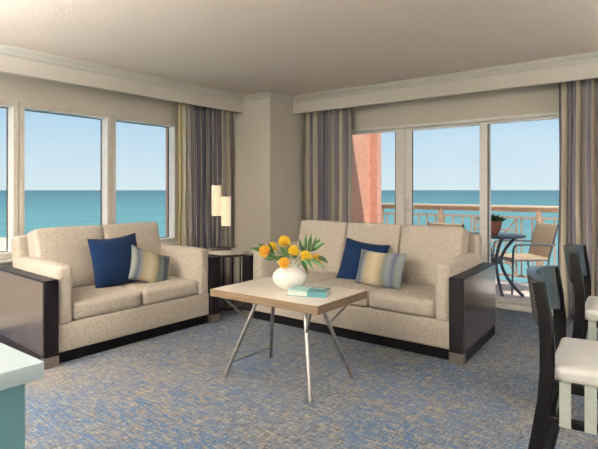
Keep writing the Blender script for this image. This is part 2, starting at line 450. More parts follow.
# crown moulding swept along the valances and round the corner pier
prof = [(.0, -.085), (.006, -.085), (.008, -.074), (.018, -.070), (.022, -.052), (.032, -.036), (.046, -.026), (.050, -.018), (.058, -.016), (.060, 0), (0, 0)]
path = [(-4.62, YS), (-4.62, 4.74), (-4.15, 4.74), (-4.15, 5.2), (XE, 5.2)]
bm = bmesh.new(); rings = []
def rightn(a, b_):
    d = Vector((b_[0]-a[0], b_[1]-a[1])).normalized(); return Vector((d.y, -d.x))
for i, p in enumerate(path):
    if i == 0: n2 = rightn(path[0], path[1])
    elif i == len(path)-1: n2 = rightn(path[-2], path[-1])
    else:
        n1, n3 = rightn(path[i-1], p), rightn(p, path[i+1]); s = n1+n3; n2 = s/(s.dot(n1))
    rings.append([bm.verts.new((p[0]+n2.x*o_, p[1]+n2.y*o_, CZ+z_)) for o_, z_ in prof])
for a, b_ in zip(rings, rings[1:]):
    for k in range(len(prof)-1): bm.faces.new((a[k], a[k+1], b_[k+1], b_[k]))
struct('trim_crown', bm, M['crown'])
# baseboards
bm = bmesh.new(); box(bm, (WX, YS, 0), (WX+.015, 4.74, .1), .004, 1); struct('baseboard_left', bm, M['frame'])
bm = bmesh.new(); box(bm, (-4.95+.0, 4.725, 0), (-4.135, 4.74, .1), .004, 1); box(bm, (-4.15, 4.74, 0), (-4.135, WY, .1), .004, 1); struct('baseboard_corner', bm, M['frame'])
bm = bmesh.new(); box(bm, (DR+.02, WY-.015, 0), (XE, WY, .1), .004, 1); struct('baseboard_right', bm, M['frame'])

# sliding doors
def door_panel(name, x0, x1, y0, y1, lw, rw, m, zb=.055, zt=DH-.035, handle=None):
    bm = bmesh.new()
    box(bm, (x0, y0, zb), (x0+lw, y1, zt), .003, 1); box(bm, (x1-rw, y0, zb), (x1, y1, zt), .003, 1)
    box(bm, (x0+lw, y0, zb), (x1-rw, y1, zb+.05), .003, 1); box(bm, (x0+lw, y0, zt-.028), (x1-rw, y1, zt), .003, 1)
    d = struct(name, bm, m)
    yc = (y0+y1)/2
    bm = bmesh.new(); box(bm, (x0+lw-.004, yc-.003, zb+.04), (x1-rw+.004, yc+.003, zt-.02)); link('pane', bm, M['glass'], d, smooth=False)
    bm = bmesh.new()
    box(bm, (x1-rw-.0005, y0+.004, zb+.05), (x1-rw-.009, y0+.016, zt-.028)); box(bm, (x0+lw, y0+.004, zb+.05), (x0+lw+.009, y0+.016, zt-.028))
    link('gasket', bm, M['gasket'], d, smooth=False)
    if handle is not None:
        bm = bmesh.new(); tube(bm, [(handle, y0, .98), (handle, y0-.035, 1.0), (handle, y0-.04, 1.07), (handle, y0-.035, 1.14), (handle, y0, 1.16)], .011, 10)
        hd = link('door_handle', bm, M['frame'], d)
    return d
door_panel('door_1', -3.60, -2.725, 5.56, 5.60, .05, .11, M['frame'])
door_panel('door_2', -2.735, -1.725, 5.61, 5.65, .09, .07, M['stile'], handle=-2.69)
door_panel('door_3', -1.82, -.57, 5.555, 5.60, .085, .07, M['stile'])
door_panel('door_4', -.56, .90, 5.56, 5.60, .085, .07, M['stile'])
door_panel('door_5', .91, 2.33, 5.56, 5.60, .085, .07, M['stile'])
bm = bmesh.new()
box(bm, (DL, 5.52, DH-.033), (DR, 5.67, DH), .003, 1); box(bm, (DL, 5.52, .0), (DL+.02, 5.67, DH-.033)); box(bm, (DR-.02, 5.52, 0), (DR, 5.67, DH-.033))
struct('trim_door_frame', bm, M['stile'])
bm = bmesh.new(); box(bm, (DL+.02, 5.49, -.02), (DR-.02, 5.68, .03), .004, 1)
box(bm, (DL+.02, 5.535, .03), (DR-.02, 5.552, .05)); box(bm, (DL+.02, 5.60, .03), (DR-.02, 5.612, .05))
struct('trim_threshold', bm, M['stile'])

# ---------------------------------------------------------------- curtains
def curtain(name, p0, p1, amp, folds, mat, label, zt=2.36, zb=.015, seed=1, lining=None, phase=0):
    random.seed(seed)
    p0 = Vector(p0); p1 = Vector(p1); L = (p1-p0).length; d = (p1-p0)/L; nrm = Vector((d.y, -d.x))
    n = folds*14; bm = bmesh.new(); uvl = bm.loops.layers.uv.new('UVMap')
    w = [random.uniform(.7, 1.3) for _ in range(folds)]; tot = sum(w); pts = []; acc = 0
    amps = [random.uniform(.7, 1.15) for _ in range(folds)]
    for f_ in range(folds):
        for k in range(14):
            t = k/14; s = (acc+w[f_]*t)/tot*L
            o_ = amp*amps[f_]*math.sin(2*PI*t+phase); sk = .25*amp*math.sin(4*PI*t)
            pts.append((s+sk, o_))
        acc += w[f_]
    pts.append((L, 0)); arc = [0]
    for a, b_ in zip(pts, pts[1:]): arc.append(arc[-1]+math.hypot(b_[0]-a[0], b_[1]-a[1]))
    rows = 14; G = []
    for r in range(rows+1):
        z = zt+(zb-zt)*r/rows; sc = .55+.45*min(1, r/4); row = []
        for i, (s, o_) in enumerate(pts):
            sh = .012*math.sin(r*.5+i*.11+seed)
            p = p0+d*(s+sh*(r/rows))+nrm*(o_*sc)
            row.append(bm.verts.new((p.x, p.y, z)))
        G.append(row)
    for r in range(rows):
        for i in range(len(pts)-1):
            f_ = bm.faces.new((G[r][i], G[r][i+1], G[r+1][i+1], G[r+1][i]))
            for lp, (ii, rr) in zip(f_.loops, ((i, r), (i+1, r), (i+1, r+1), (i, r+1))): lp[uvl].uv = (arc[ii], rr/rows)
    me_o = link(name, bm, mat, angle=80)
    so = me_o.modifiers.new('thick', 'SOLIDIFY'); so.thickness = .003
    return tag(me_o, label, 'curtain')
c1 = curtain('curtain', (-4.79, 3.97), (-4.79, 4.70), .045, 9, M['curtain'], 'striped slate and cream curtain beside the left windows, behind the twin-shade lamp', seed=3)
li = curtain('curtain_lining', (-4.84, 3.86), (-4.81, 4.0), .018, 2, M['lining'], None, seed=5)
li.parent = c1; del li['category']; li['label'] = 'pale yellow curtain lining edge'
curtain('curtain', (-4.06, 5.38), (-3.36, 5.38), .05, 8, M['curtain2'], 'striped slate and cream curtain beside the coral balcony wall, behind the three-seat sofa', seed=8)
curtain('curtain', (-1.0, 5.37), (-.42, 5.37), .05, 6, M['curtain2'], 'striped grey and cream curtain at the right edge behind the black stools', seed=12)

# ---------------------------------------------------------------- sofas (built facing -y, origin at centre front of floor)
def make_sofa(name, width, nseat, loc, rz, label, group=None):
    """local: front at y=0, back at y=.94, x from -width/2 to width/2"""
    root = empty(name, loc, label, 'sofa', group, rz)
    PW, AW, D = .105, .12, .94
    ix = width/2-PW
    for s in (-1, 1):
        xo, xi = s*width/2, s*ix
        bm = bmesh.new(); box(bm, (xo, 0, .075), (xi, D, .615), .004, 1)
        sp = link('side_panel', bm, M['panel_edge'], root, smooth=False)
        bm = bmesh.new(); box(bm, (xo+s*.0, .006, .09), (xo+s*.006, D-.012, .606), .002, 1); link('panel_veneer', bm, M['panel'], sp, smooth=False)
        bm = bmesh.new(); box(bm, (xo+s*.004, -.004, 0), (xi, .05, .075), .002, 1); link('metal_foot', bm, M['steel'], sp, smooth=False)['label'] = 'brushed steel front foot'
        bm = bmesh.new(); box(bm, (xo, .05, 0), (xi, D, .075)); link('panel_base', bm, M['panel_edge'], sp, smooth=False)
        for ob in [sp]+list(sp.children):
            for v in ob.data.vertices:
                v.co.x -= s*.058*max(0, v.co.y)/D
        # fabric arm
        bm = bmesh.new()
        cushion(bm, (AW, .86, .43), .035, (.012, .006, .01), 8, (s*(ix-AW/2), .455, .485))
        for v in bm.verts: v.co.x -= s*.058*max(0, v.co.y)/D
        link('arm', bm, M['fabric'], root)
    bm = bmesh.new(); box(bm, (-ix, .05, 0), (ix, .9, .075)); link('plinth', bm, M['plinth'], root, smooth=False)
    bm = bmesh.new(); box(bm, (-ix, .03, .08), (ix, .9, .285), .012, 3); link('seat_base', bm, M['fabric'], root)
    # back frame
    bm = bmesh.new()
    X = Matrix.Rotation(math.radians(-9), 4, 'X')
    cushion(bm, (width-.33, .13, .62), .04, (0, .01, .01), 10, (0, .85, .56), xf=X)
    link('back_frame', bm, M['fabric'], root)
    iw = 2*(ix-AW); cw = iw/nseat
    for k in range(nseat):
        cx = -iw/2+cw*(k+.5)
        bm = bmesh.new(); cushion(bm, (cw-.004, .60, .135), .035, (0, .012, .018), 10, (cx, .335, .352))
        sc = link('seat_cushion', bm, M['fabric'], root)
        dm = [(-cw*.2, .02, .017, .022), (cw*.2, .02, .017, .022)]
        bm = bmesh.new(); X = Matrix.Rotation(math.radians(-14), 4, 'X')
        cushion(bm, (cw-.006, .17, .52), .028, (0, .026, .008), 14, (cx, .66, .665), dimples=dm, xf=X)
        link('back_cushion', bm, M['fabric'], root)
    return root
make_sofa('loveseat', 1.65, 2, (-3.535, 2.485, 0), PI/2, 'two-seat beige fabric sofa under the left windows with dark wood side panels')
make_sofa('sofa', 2.19, 3, (-2.37, 3.54, 0), 0, 'three-seat beige fabric sofa in front of the balcony doors with dark wood side panels')

# ---------------------------------------------------------------- throw pillows
pillow('throw_pillow', .46, .435, .15, M['navy'], (-3.88, 2.475, .425), PI/2, .22, -.05, 'navy blue square pillow on the two-seat sofa by the windows', 'throw pillows')
pillow('throw_pillow', .43, .30, .12, M['stripe'], (-3.745, 2.665, .43), PI/2+.12, .3, .36, 'striped grey and cream pillow on the two-seat sofa by the windows', 'throw pillows')
pillow('throw_pillow', .45, .40, .15, M['navy'], (-2.385, 3.92, .40), .05, .34, .1, 'navy blue square pillow on the three-seat sofa by the balcony', 'throw pillows')
pillow('throw_pillow', .46, .315, .13, M['stripe'], (-2.10, 3.77, .425), -.08, .34, .0, 'striped grey and cream pillow on the three-seat sofa by the balcony', 'throw pillows')

# ---------------------------------------------------------------- coffee table
TX0, TX1, TY0, TY1, TZ = -2.554, -1.676, 2.306, 2.89, .585
tcx, tcy = (TX0+TX1)/2, (TY0+TY1)/2
t = empty('coffee_table', (tcx, tcy, 0), 'rectangular cream-topped coffee table with walnut edge and splayed metal legs in front of the sofas', 'table', rz=.026)
hx, hy = (TX1-TX0)/2, (TY1-TY0)/2
bm = bmesh.new(); box(bm, (-hx+.014, -hy+.014, TZ-.03), (hx-.014, hy-.014, TZ+.0015)); link('tabletop', bm, M['laminate'], t, smooth=False)
bm = bmesh.new()
box(bm, (-hx, -hy, TZ-.048), (hx, -hy+.016, TZ), .002, 1); box(bm, (-hx, hy-.016, TZ-.048), (hx, hy, TZ), .002, 1)
box(bm, (-hx, -hy+.016, TZ-.048), (-hx+.016, hy-.016, TZ), .002, 1); box(bm, (hx-.016, -hy+.016, TZ-.048), (hx, hy-.016, TZ), .002, 1)
box(bm, (-hx+.01, -hy+.01, TZ-.044), (hx-.01, hy-.01, TZ-.03))
link('edge_band', bm, M['walnut'], t, smooth=False)
FX, FY = .352, .24
for sx in (-1, 1):
    for sy in (-1, 1):
        foot = Vector((sx*FX, sy*FY, 0)); top = Vector((sx*(FX-.165), sy*(FY-.165), TZ-.044))
        bm = bmesh.new(); tube(bm, [foot, foot.lerp(top, .5), top], .0125, 12)
        lg = link('leg', bm, M['chrome'], t)
        q = foot.lerp(top, .68); bm = bmesh.new(); tube(bm, [q, Vector((sx*FX, sy*FY, TZ-.06)), Vector((sx*(FX+.03), sy*(FY+.02), TZ-.045))], .008, 8)
        link('brace', bm, M['chrome'], lg)
    a = Vector((sx*FX, -FY, 0)).lerp(Vector((sx*(FX-.165), -(FY-.165), TZ-.044)), .17); b_ = Vector((a.x, -a.y, a.z))
    bm = bmesh.new(); tube(bm, [a, b_], .007, 8); link('stretcher', bm, M['chrome'], t)

# vase
VX, VY, VZ = -2.105, 2.60, TZ+.002
bm = bmesh.new()
pf = [(0, 0), (.05, 0), (.058, .006), (.085, .028), (.108, .062), (.116, .092), (.110, .125), (.088, .155), (.062, .172), (.055, .180), (.060, .190), (.078, .200), (.080, .203), (.075, .203), (.055, .192), (.050, .180), (.058, .170), (.080, .150), (.102, .120), (.107, .092), (.09, .05), (.05, .012), (0, .012)]
pf = [(r, z*.86+(.012 if z > .18 else 0)) if z < .3 else (r, z) for r, z in pf]; pf = [(r*1.12 if z > .165 else r, z) for r, z in pf]
lathe(bm, pf, 48, wob=lambda a, z: .10*math.sin(a*2*PI*6)*max(0, min(1, (z-.172)/.014)))
tag(link('vase', bm, M['vase'], loc=(VX, VY, VZ)), 'round white ceramic vase on the coffee table', 'vase')

# flowers: pixel-derived directions turned into real positions around the vase
def W(u, v, D):
    X = (u-299)/502*D; return Vector((X*CC-D*SS, X*SS+D*CC, H-(v-190)/502*D))
def bloom(u, v, D, r, kind, label, openness=.6):
    core_m = M['yellowcore'] if kind == 'y' else M['orangecore']; m_ = M['yellow'] if kind == 'y' else M['orange']
    c = W(u, v, D); mouth = Vector((VX, VY, VZ+.18))
    d = (c-mouth); d.z = max(d.z, .05); d.normalize(); rot = d.to_track_quat('Z', 'Y').to_matrix().to_4x4()
    X = Matrix.Translation(c) @ rot
    e = empty('pincushion_flower', c, label, 'flower', 'pincushion blooms in the white vase')
    e.matrix_world = Matrix.Translation(c)
    bm = bmesh.new(); t_ = bmesh.new(); bmesh.ops.create_uvsphere(t_, u_segments=16, v_segments=10, radius=r*.62)
    for v_ in t_.verts: v_.co.z *= .9
    merge(bm, t_, 0, rot); link('bloom_core', bm, core_m, e)
    bm = bmesh.new(); n = 110
    for k in range(n):
        z = 1-1.55*(k+.5)/n; a = k*2.39996; q = math.sqrt(max(0, 1-z*z))
        dr = Vector((q*math.cos(a), q*math.sin(a), z))
        p0 = dr*r*.5; p1 = dr*r*.88+Vector((0, 0, r*.06)); p2 = dr*r*1.08+Vector((-dr.x*r*.08, -dr.y*r*.08, r*.16))
        tube(bm, [rot @ p0, rot @ p1, rot @ p2], r*.03, 4, rs=[r*.05, r*.04, r*.085])
    link('bloom', bm, m_, e)
    bm = bmesh.new(); st = []
    a0 = mouth-Vector((-.01*d.x, -.01*d.y, .07))
    for k in range(9):
        t_ = k/8; p = a0.lerp(c-d*r*.4, t_); p += Vector((0, 0, 1))*.03*math.sin(t_*PI); 
        st.append(p-c)
    tube(bm, st, .0035, 6); link('stem', bm, M['stem'], e)
bl = [(266, 251, 3.36, .036, 'o', 'amber pincushion bloom, lowest at the left of the bouquet beside the leaves'),
      (273, 247, 3.47, .033, 'y', 'yellow pincushion bloom tucked behind the leftmost bloom in the vase'),
      (284.5, 242, 3.42, .036, 'y', 'tallest yellow pincushion bloom in the white vase'),
      (293, 251, 3.38, .033, 'y', 'yellow pincushion bloom at the centre of the bouquet'),
      (304.5, 256.5, 3.34, .036, 'y', 'yellow pincushion bloom right of centre below the upright leaves'),
      (316, 259, 3.38, .033, 'o', 'orange pincushion bloom at the far right of the bouquet'),
      (284.5, 262.5, 3.26, .032, 'o', 'orange pincushion bloom hanging over the front rim of the vase')]
for b_ in bl: bloom(b_[0], b_[1]+.8, b_[2], b_[3]*1.13, *b_[4:])
def strap_leaf(bm, pts, w, fold=.25, tip=.15):
    pts = [Vector(p) for p in pts]; n = len(pts); L_ = []; cen = []
    view = Vector((SS, -CC, .25)).normalized()
    for i, p in enumerate(pts):
        d = (pts[min(i+1, n-1)]-pts[max(i-1, 0)]).normalized(); s = d.cross(view).normalized()
        t_ = i/(n-1); ww = w*math.sin(PI*min(1, .12+.88*t_)**.75)+.0006
        if i == n-1: ww = .0006
        up = s.cross(d).normalized()
        L_.append((bm.verts.new(p-s*ww+up*ww*fold), bm.verts.new(p), bm.verts.new(p+s*ww+up*ww*fold)))
    for a, b_ in zip(L_, L_[1:]):
        bm.faces.new((a[0], a[1], b_[1], b_[0])); bm.faces.new((a[1], a[2], b_[2], b_[1]))
def curve3(a, b_, bend, n=8):
    a, b_ = Vector(a), Vector(b_); return [a.lerp(b_, k/n)+Vector(bend)*math.sin(PI*k/n) for k in range(n+1)]
def frond(name, base_px, lobes, label, D=3.4, w=.009):
    mouth = Vector((VX, VY, VZ+.17)); hub = W(*base_px, D)
    e = empty(name, hub, label, 'leaf', 'green leaves in the white vase'); e.matrix_world = Matrix.Translation(hub)
    bm = bmesh.new(); tube(bm, [p-hub for p in curve3(mouth-Vector((0, 0, .07)), hub, (0, 0, .02))], .003, 6); link('stem', bm, M['stem'], e)
    bm = bmesh.new()
    for (u0, v0, u1, v1, ww, bz) in lobes:
        a = W(u0, v0, D); b_ = W(u1, v1, D+random.uniform(-.06, .06))
        strap_leaf(bm, [p-hub for p in curve3(a, b_, (0, 0, bz))], ww*1.35)
        tube(bm, [p-hub for p in curve3(hub, a, (0, 0, 0), 3)], .0022, 5)
    o = link('leaf_blade', bm, M['leaf'], e); so = o.modifiers.new('t', 'SOLIDIFY'); so.thickness = .0012
frond('lobed_leaf', (274, 258), [(272, 256, 249, 248, .014, .012), (271, 255, 257, 242.5, .013, .008), (273, 255, 268, 242, .011, .004), (274, 258, 262, 256, .010, -.01)], 'dark green lobed leaf spreading to the left of the bouquet')
frond('lobed_leaf', (306, 252), [(303, 251, 298.5, 238, .008, .0), (305, 250, 305.5, 233, .009, 0), (309, 251, 311.5, 233, .010, .006), (313, 251, 317, 236, .010, .008), (314, 250, 326, 243, .012, .014), (316, 248, 320, 237, .008, .0)], 'tall green leaf with upright finger lobes at the right of the bouquet', 3.46)
frond('lobed_leaf', (300, 262), [(302, 262, 308, 274, .010, .01), (305, 260, 313, 270, .010, .01), (312, 260, 325, 270, .010, .012), (318, 258, 328, 263, .010, .01)], 'green leaf drooping over the right side of the white vase', 3.3)
frond('lobed_leaf', (287, 256), [(286, 256, 280, 246, .013, .0), (284, 258, 274, 262, .013, .006), (288, 255, 289, 244, .011, 0), (294, 258, 299, 247, .012, 0), (282, 260, 272, 256, .011, 0)], 'green leaf filling the centre of the bouquet behind the blooms', 3.42)

# book
def bk():
    o = empty('book', (-1.905, 2.55, TZ+.0015), 'small teal book with pale left half lying on the coffee table by the vase', 'book', rz=math.radians(22))
    bm = bmesh.new(); box(bm, (-.121, -.066, .003), (.121, .068, .032)); link('pages', bm, M['pages'], o, smooth=False)
    bm = bmesh.new(); box(bm, (-.125, -.07, 0), (.125, .07, .004)); box(bm, (.004, -.07, .031), (.125, .07, .036), .001, 1); box(bm, (.004, -.071, .002), (.125, -.067, .034))
    cv = link('cover', bm, M['cover'], o, smooth=False)
    bm = bmesh.new(); box(bm, (-.125, -.07, .031), (.004, .07, .036), .001, 1); link('cover_band', bm, M['cover2'], o, smooth=False)['label'] = 'pale blue half of the cover'
    bm = bmesh.new(); box(bm, (.03, .012, .0359), (.036, .045, .0365)); box(bm, (.045, .02, .0359), (.10, .026, .0365)); box(bm, (.045, .034, .0359), (.09, .038, .0365)); link('title_print', bm, M['ink'], cv, smooth=False)
bk()

# ---------------------------------------------------------------- side table and lamp
SX, SY, SZ = -3.93, 3.80, .605
st = empty('side_table', (SX, SY, 0), 'round cream-topped side table with dark rod base between the two sofas', 'table')
bm = bmesh.new(); lathe(bm, [(0, SZ-.03), (.225, SZ-.03), (.232, SZ-.024), (.232, SZ-.006), (.226, SZ), (0, SZ)], 48); link('tabletop', bm, M['stone'], st)
bm = bmesh.new(); lathe(bm, [(.17, SZ-.055), (.2, SZ-.055), (.2, SZ-.031), (.17, SZ-.031), (.17, SZ-.055)], 40); link('rim', bm, M['lampblack'], st)
bm = bmesh.new(); lathe(bm, [(0, 0), (.2, 0), (.2, .02), (0, .02)], 40); link('base', bm, M['lampblack'], st)
for k in range(12):
    a = 2*PI*k/12; bm = bmesh.new(); tube(bm, [(.185*math.cos(a), .185*math.sin(a), .018), (.185*math.cos(a), .185*math.sin(a), SZ-.05)], .007, 8); link('rod', bm, M['lampblack'], st)
LX, LY = -3.99, 3.755
lp = empty('table_lamp', (LX, LY, SZ), 'table lamp with two tall ivory cylinder shades at staggered heights on the side table', 'lamp')
dx = Vector((CC, SS, 0))   # shades side by side across the view
dx = Vector((.70, .714, 0)).normalized()
bm = bmesh.new(); box(bm, (-.105, -.055, 0), (.105, .055, .028), .005, 2, xf=Matrix.Rotation(math.atan2(dx.y, dx.x), 4, 'Z')); link('base', bm, M['lampblack'], lp)
for sx_, z0, z1 in ((-.055, .355, .695), (.058, .245, .575)):
    c = dx*sx_*.9
    bm = bmesh.new(); lathe(bm, [(.0, z0+.012), (.051, z0+.012), (.052, z0+.016), (.052, z1), (.048, z1), (.047, z0+.02), (0, z0+.02)], 32, c=(c.x, c.y, 0)); sh = link('lamp_shade', bm, M['shade'], lp)
    bm = bmesh.new(); lathe(bm, [(0, z0), (.045, z0), (.05, z0+.012), (0, z0+.012)], 28, c=(c.x, c.y, 0)); link('shade_holder', bm, M['lampblack'], lp)
    for o_ in (-.022, .022):
        bm = bmesh.new(); p = c+dx*o_; tube(bm, [(p.x, p.y, .026), (p.x, p.y, z0+.004)], .006, 8); link('pole', bm, M['lampblack'], lp)
    bm = bmesh.new(); tube(bm, [(c.x, c.y, z0+.015), (c.x, c.y, z1+.025)], .004, 8); link('finial', bm, M['lampblack'], lp)

# ---------------------------------------------------------------- counter
ct = empty('kitchen_island', (-1.7, -.4, 0), 'kitchen island with white quartz top and teal panelled base at the lower left corner', 'counter')
bm = bmesh.new(); box(bm, (-.66, -1.2, .865), (.66, .89, .9), .003, 2); link('countertop', bm, M['quartz'], ct)
bm = bmesh.new(); box(bm, (-.62, -1.16, .0), (.632, .865, .865), .003, 1)
cb = link('cabinet_base', bm, M['teal'], ct)
bm = bmesh.new()
for y_ in (.80, .32, -.16, -.64):
    box(bm, (.63, y_-.43, .12), (.640, y_-.012, .862), .002, 1)
link('end_panels', bm, M['teal'], cb, smooth=False)

# ---------------------------------------------------------------- bar stools (facing +x)
def make_stool(loc, rz, label):
    r = empty('bar_stool', loc, label, 'stool', 'black counter stools', rz)
    hw = .225
    # post centre line (x, z): sabre curve
    line = [(-.085, .0), (-.06, .15), (-.03, .33), (-.008, .47), (.0, .58), (.0, .68), (-.008, .79), (-.027, .905)]
    for s in (-1, 1):
        bm = bmesh.new(); rings = []
        for i, (x, z) in enumerate(line):
            dpt = .05 if z < .7 else .046; th = .034
            rings.append([bm.verts.new((x+a*dpt/2, s*hw+b_*th/2, z)) for a, b_ in ((-1, -1), (1, -1), (1, 1), (-1, 1))])
        for a, b_ in zip(rings, rings[1:]):
            for k in range(4): bm.faces.new((a[k], a[(k+1) % 4], b_[(k+1) % 4], b_[k]))
        bm.faces.new(rings[0]); bm.faces.new(rings[-1])
        es = [e for e in bm.edges if abs(e.verts[0].co.z-e.verts[1].co.z) > .01]
        bmesh.ops.bevel(bm, geom=es, offset=.006, segments=2, affect='EDGES')
        link('back_post', bm, M['black'], r, angle=30)
        bm = bmesh.new()
        box(bm, (.37, s*hw-.017, 0), (.41, s*hw+.017, .548), .004, 1); link('front_leg', bm, M['black'], r)
        # side rails
        bm = bmesh.new(); box(bm, (-.01, s*hw-.013, .515), (.39, s*hw+.013, .55), .003, 1); link('side_rail', bm, M['black'], r)
        bm = bmesh.new(); box(bm, (-.01, s*hw-.011, .395), (.39, s*hw+.011, .42), .003, 1); link('side_rail', bm, M['black'], r)
        bm = bmesh.new(); box(bm, (-.03, s*hw-.011, .20), (.39, s*hw+.011, .235), .003, 1); link('footrest_rail', bm, M['black'], r)
        # leather straps wrapped over both rails
        for x in (.06, .14, .22, .30):
            bm = bmesh.new()
            y_o, y_i = s*(hw+.016), s*(hw-.016)
            box(bm, (x-.019, y_o-s*.003, .392), (x+.019, y_o, .553), .001, 1); box(bm, (x-.019, y_i, .392), (x+.019, y_i+s*.003, .553), .001, 1)
            box(bm, (x-.019, y_i, .550), (x+.019, y_o, .553)); box(bm, (x-.019, y_i, .391), (x+.019, y_o, .394))
            link('strap', bm, M['strap'], r, smooth=False)['label'] = 'pale leather strap'
    # curved back panel, bowed backwards, thick
    bm = bmesh.new(); n = 14; G = []
    for i in range(n+1):
        t_ = -1+2*i/n; y = t_*(hw+.012); bow = -.06*(1-t_*t_)
        colm = []
        for j in range(9):
            z = .74+(.91-.74)*j/8; xb = -.027+(.91-z)*.14
            lift = .012*(1-t_*t_)*(j/8)
            zz = z+lift-(.02*(t_*t_) if j == 0 else 0)
            colm.append((bm.verts.new((xb+bow+.024, y, zz)), bm.verts.new((xb+bow-.004-.012*(1-abs(t_)), y, zz))))
        G.append(colm)
    for i in range(n):
        for j in range(8):
            for s in (0, 1): bm.faces.new((G[i][j][s], G[i+1][j][s], G[i+1][j+1][s], G[i][j+1][s]))
        for j in (0, 8): bm.faces.new((G[i][j][0], G[i+1][j][0], G[i+1][j][1], G[i][j][1]))
    for i in (0, n):
        for j in range(8): bm.faces.new((G[i][j][0], G[i][j+1][0], G[i][j+1][1], G[i][j][1]))
    link('backrest', bm, M['stoolback'], r, angle=40)
    for x in (.0, .39):
        bm = bmesh.new(); box(bm, (x-.015, -hw+.015, .51), (x+.015, hw-.015, .55), .003, 1); link('cross_rail', bm, M['black'], r)
        bm = bmesh.new(); box(bm, (x-.013, -hw+.015, .24 if x < .1 else .16), (x+.013, hw-.015, .275 if x < .1 else .2), .003, 1); link('footrest_rail', bm, M['black'], r)
    bm = bmesh.new(); cushion(bm, (.44, .445, .058), .022, (0, 0, .01), 12, (.225, 0, .574)); 
    t_ = bm
    for v in t_.verts:
        if v.co.z > .58:
            for (dx_, dy_) in ((.14, -.1), (.14, .1), (.34, -.1), (.34, .1), (.24, 0)):
                v.co.z -= .014*math.exp(-(((v.co.x-dx_)/.03)**2+((v.co.y-dy_)/.03)**2))
    link('seat', bm, M['leather'], r)['label'] = 'tufted white leather seat'
    return r
make_stool((-.437, 2.255, 0), .09, 'black counter stool with white leather seat nearest the viewer at the right edge')
make_stool((-.488, 3.31, 0), .07, 'black counter stool with white leather seat behind the nearest one, close to the curtain')

# ---------------------------------------------------------------- balcony
bm = bmesh.new(); box(bm, (-5.2, 5.68, -.2), (2.2, 7.35, -.02)); struct('balcony_floor', bm, M['tile'])
bm = bmesh.new(); box(bm, (-4.4, 5.68, -.02), (-3.62, 6.3, 2.52)); struct('wall_balcony', bm, M['salmon'])
bm = bmesh.new(); box(bm, (-4.4, 6.3, -.02), (-3.50, 6.42, 2.52)); struct('wall_balcony_pier', bm, M['salmon2'])
RY = 7.2
rl = empty('balcony_railing', (-1.5, RY, -.02), 'peach painted metal railing along the balcony edge in front of the sea', 'railing')
rx0, rx1 = -3.95, 1.2
def L_(x): return x+1.5
bm = bmesh.new(); box(bm, (L_(rx0), -.045, 1.03), (L_(rx1), .045, 1.06), .006, 2); link('top_rail', bm, M['railcap'], rl)
bm = bmesh.new(); box(bm, (L_(rx0), -.02, .975), (L_(rx1), .02, 1.03)); box(bm, (L_(rx0), -.015, .885), (L_(rx1), .015, .91)); link('upper_rail', bm, M['rail'], rl, smooth=False)
bm = bmesh.new(); box(bm, (L_(rx0), -.015, .09), (L_(rx1), .015, .12)); link('bottom_rail', bm, M['rail'], rl, smooth=False)
posts = [-3.92, -2.93, -1.58, -.2, 1.1]
for x in posts:
    bm = bmesh.new(); box(bm, (L_(x)-.03, -.03, 0), (L_(x)+.03, .03, 1.0), .003, 1); link('post', bm, M['rail'], rl)
PX0, PX1 = -2.42, -1.86
x = -3.82
while x < rx1:
    if min(abs(x-p) for p in posts) > .05 and not (PX0-.03 < x < PX1+.03):
        bm = bmesh.new(); box(bm, (L_(x)-.009, -.009, .12), (L_(x)+.009, .009, .885)); link('baluster', bm, M['rail'], rl, smooth=False)
    x += .135
# decorative lattice panel: crossing diagonals with a centre rectangle
bm = bmesh.new(); a0, a1 = L_(PX0), L_(PX1); am = (a0+a1)/2
for xx in (a0, a1): box(bm, (xx-.01, -.01, .12), (xx+.01, .01, .885))
for (p, q) in (((a0, .885), (a1, .12)), ((a1, .885), (a0, .12))):
    tube(bm, [(p[0], 0, p[1]), (q[0], 0, q[1])], .011, 6)
box(bm, (am-.15, -.01, .27), (am-.132, .01, .72)); box(bm, (am+.132, -.01, .27), (am+.15, .01, .72))
for zz in (.27, .35, .63, .72): box(bm, (a0, -.01, zz-.01), (a1, .01, zz+.01))
link('lattice_panel', bm, M['rail'], rl, smooth=False)

# balcony table
BX, BY, BT = -1.84, 6.13, .72
tb = empty('bistro_table', (BX, BY, -.02), 'round grey iron balcony table with curved legs holding a potted succulent', 'table')
bm = bmesh.new(); lathe(bm, [(0, BT-.0), (.345, BT-.0), (.355, BT+.012), (.345, BT+.024), (0, BT+.024)], 48); link('tabletop', bm, M['iron'], tb)
bm = bmesh.new(); box(bm, (-.07, -.07, .40), (.07, .07, .47), .006, 1, xf=Matrix.Rotation(.6, 4, 'Z')); link('hub', bm, M['iron'], tb)
for k in range(4):
    a = .62+k*PI/2; pts = []
    for j in range(13):
        t_ = j/12; z = BT*(1-t_); r_ = .08+.27*abs(2*t_-.85)**1.6 if t_ > .3 else .08+.2*((.3-t_)/.3)**1.5+.0
        r_ = .085+.26*((t_-.42)/.58)**1.7 if t_ > .42 else .085+.20*((.42-t_)/.42)**1.8
        pts.append((r_*math.cos(a), r_*math.sin(a), z+.01))
    bm = bmesh.new(); tube(bm, pts, .019, 8); link('leg', bm, M['iron'], tb)
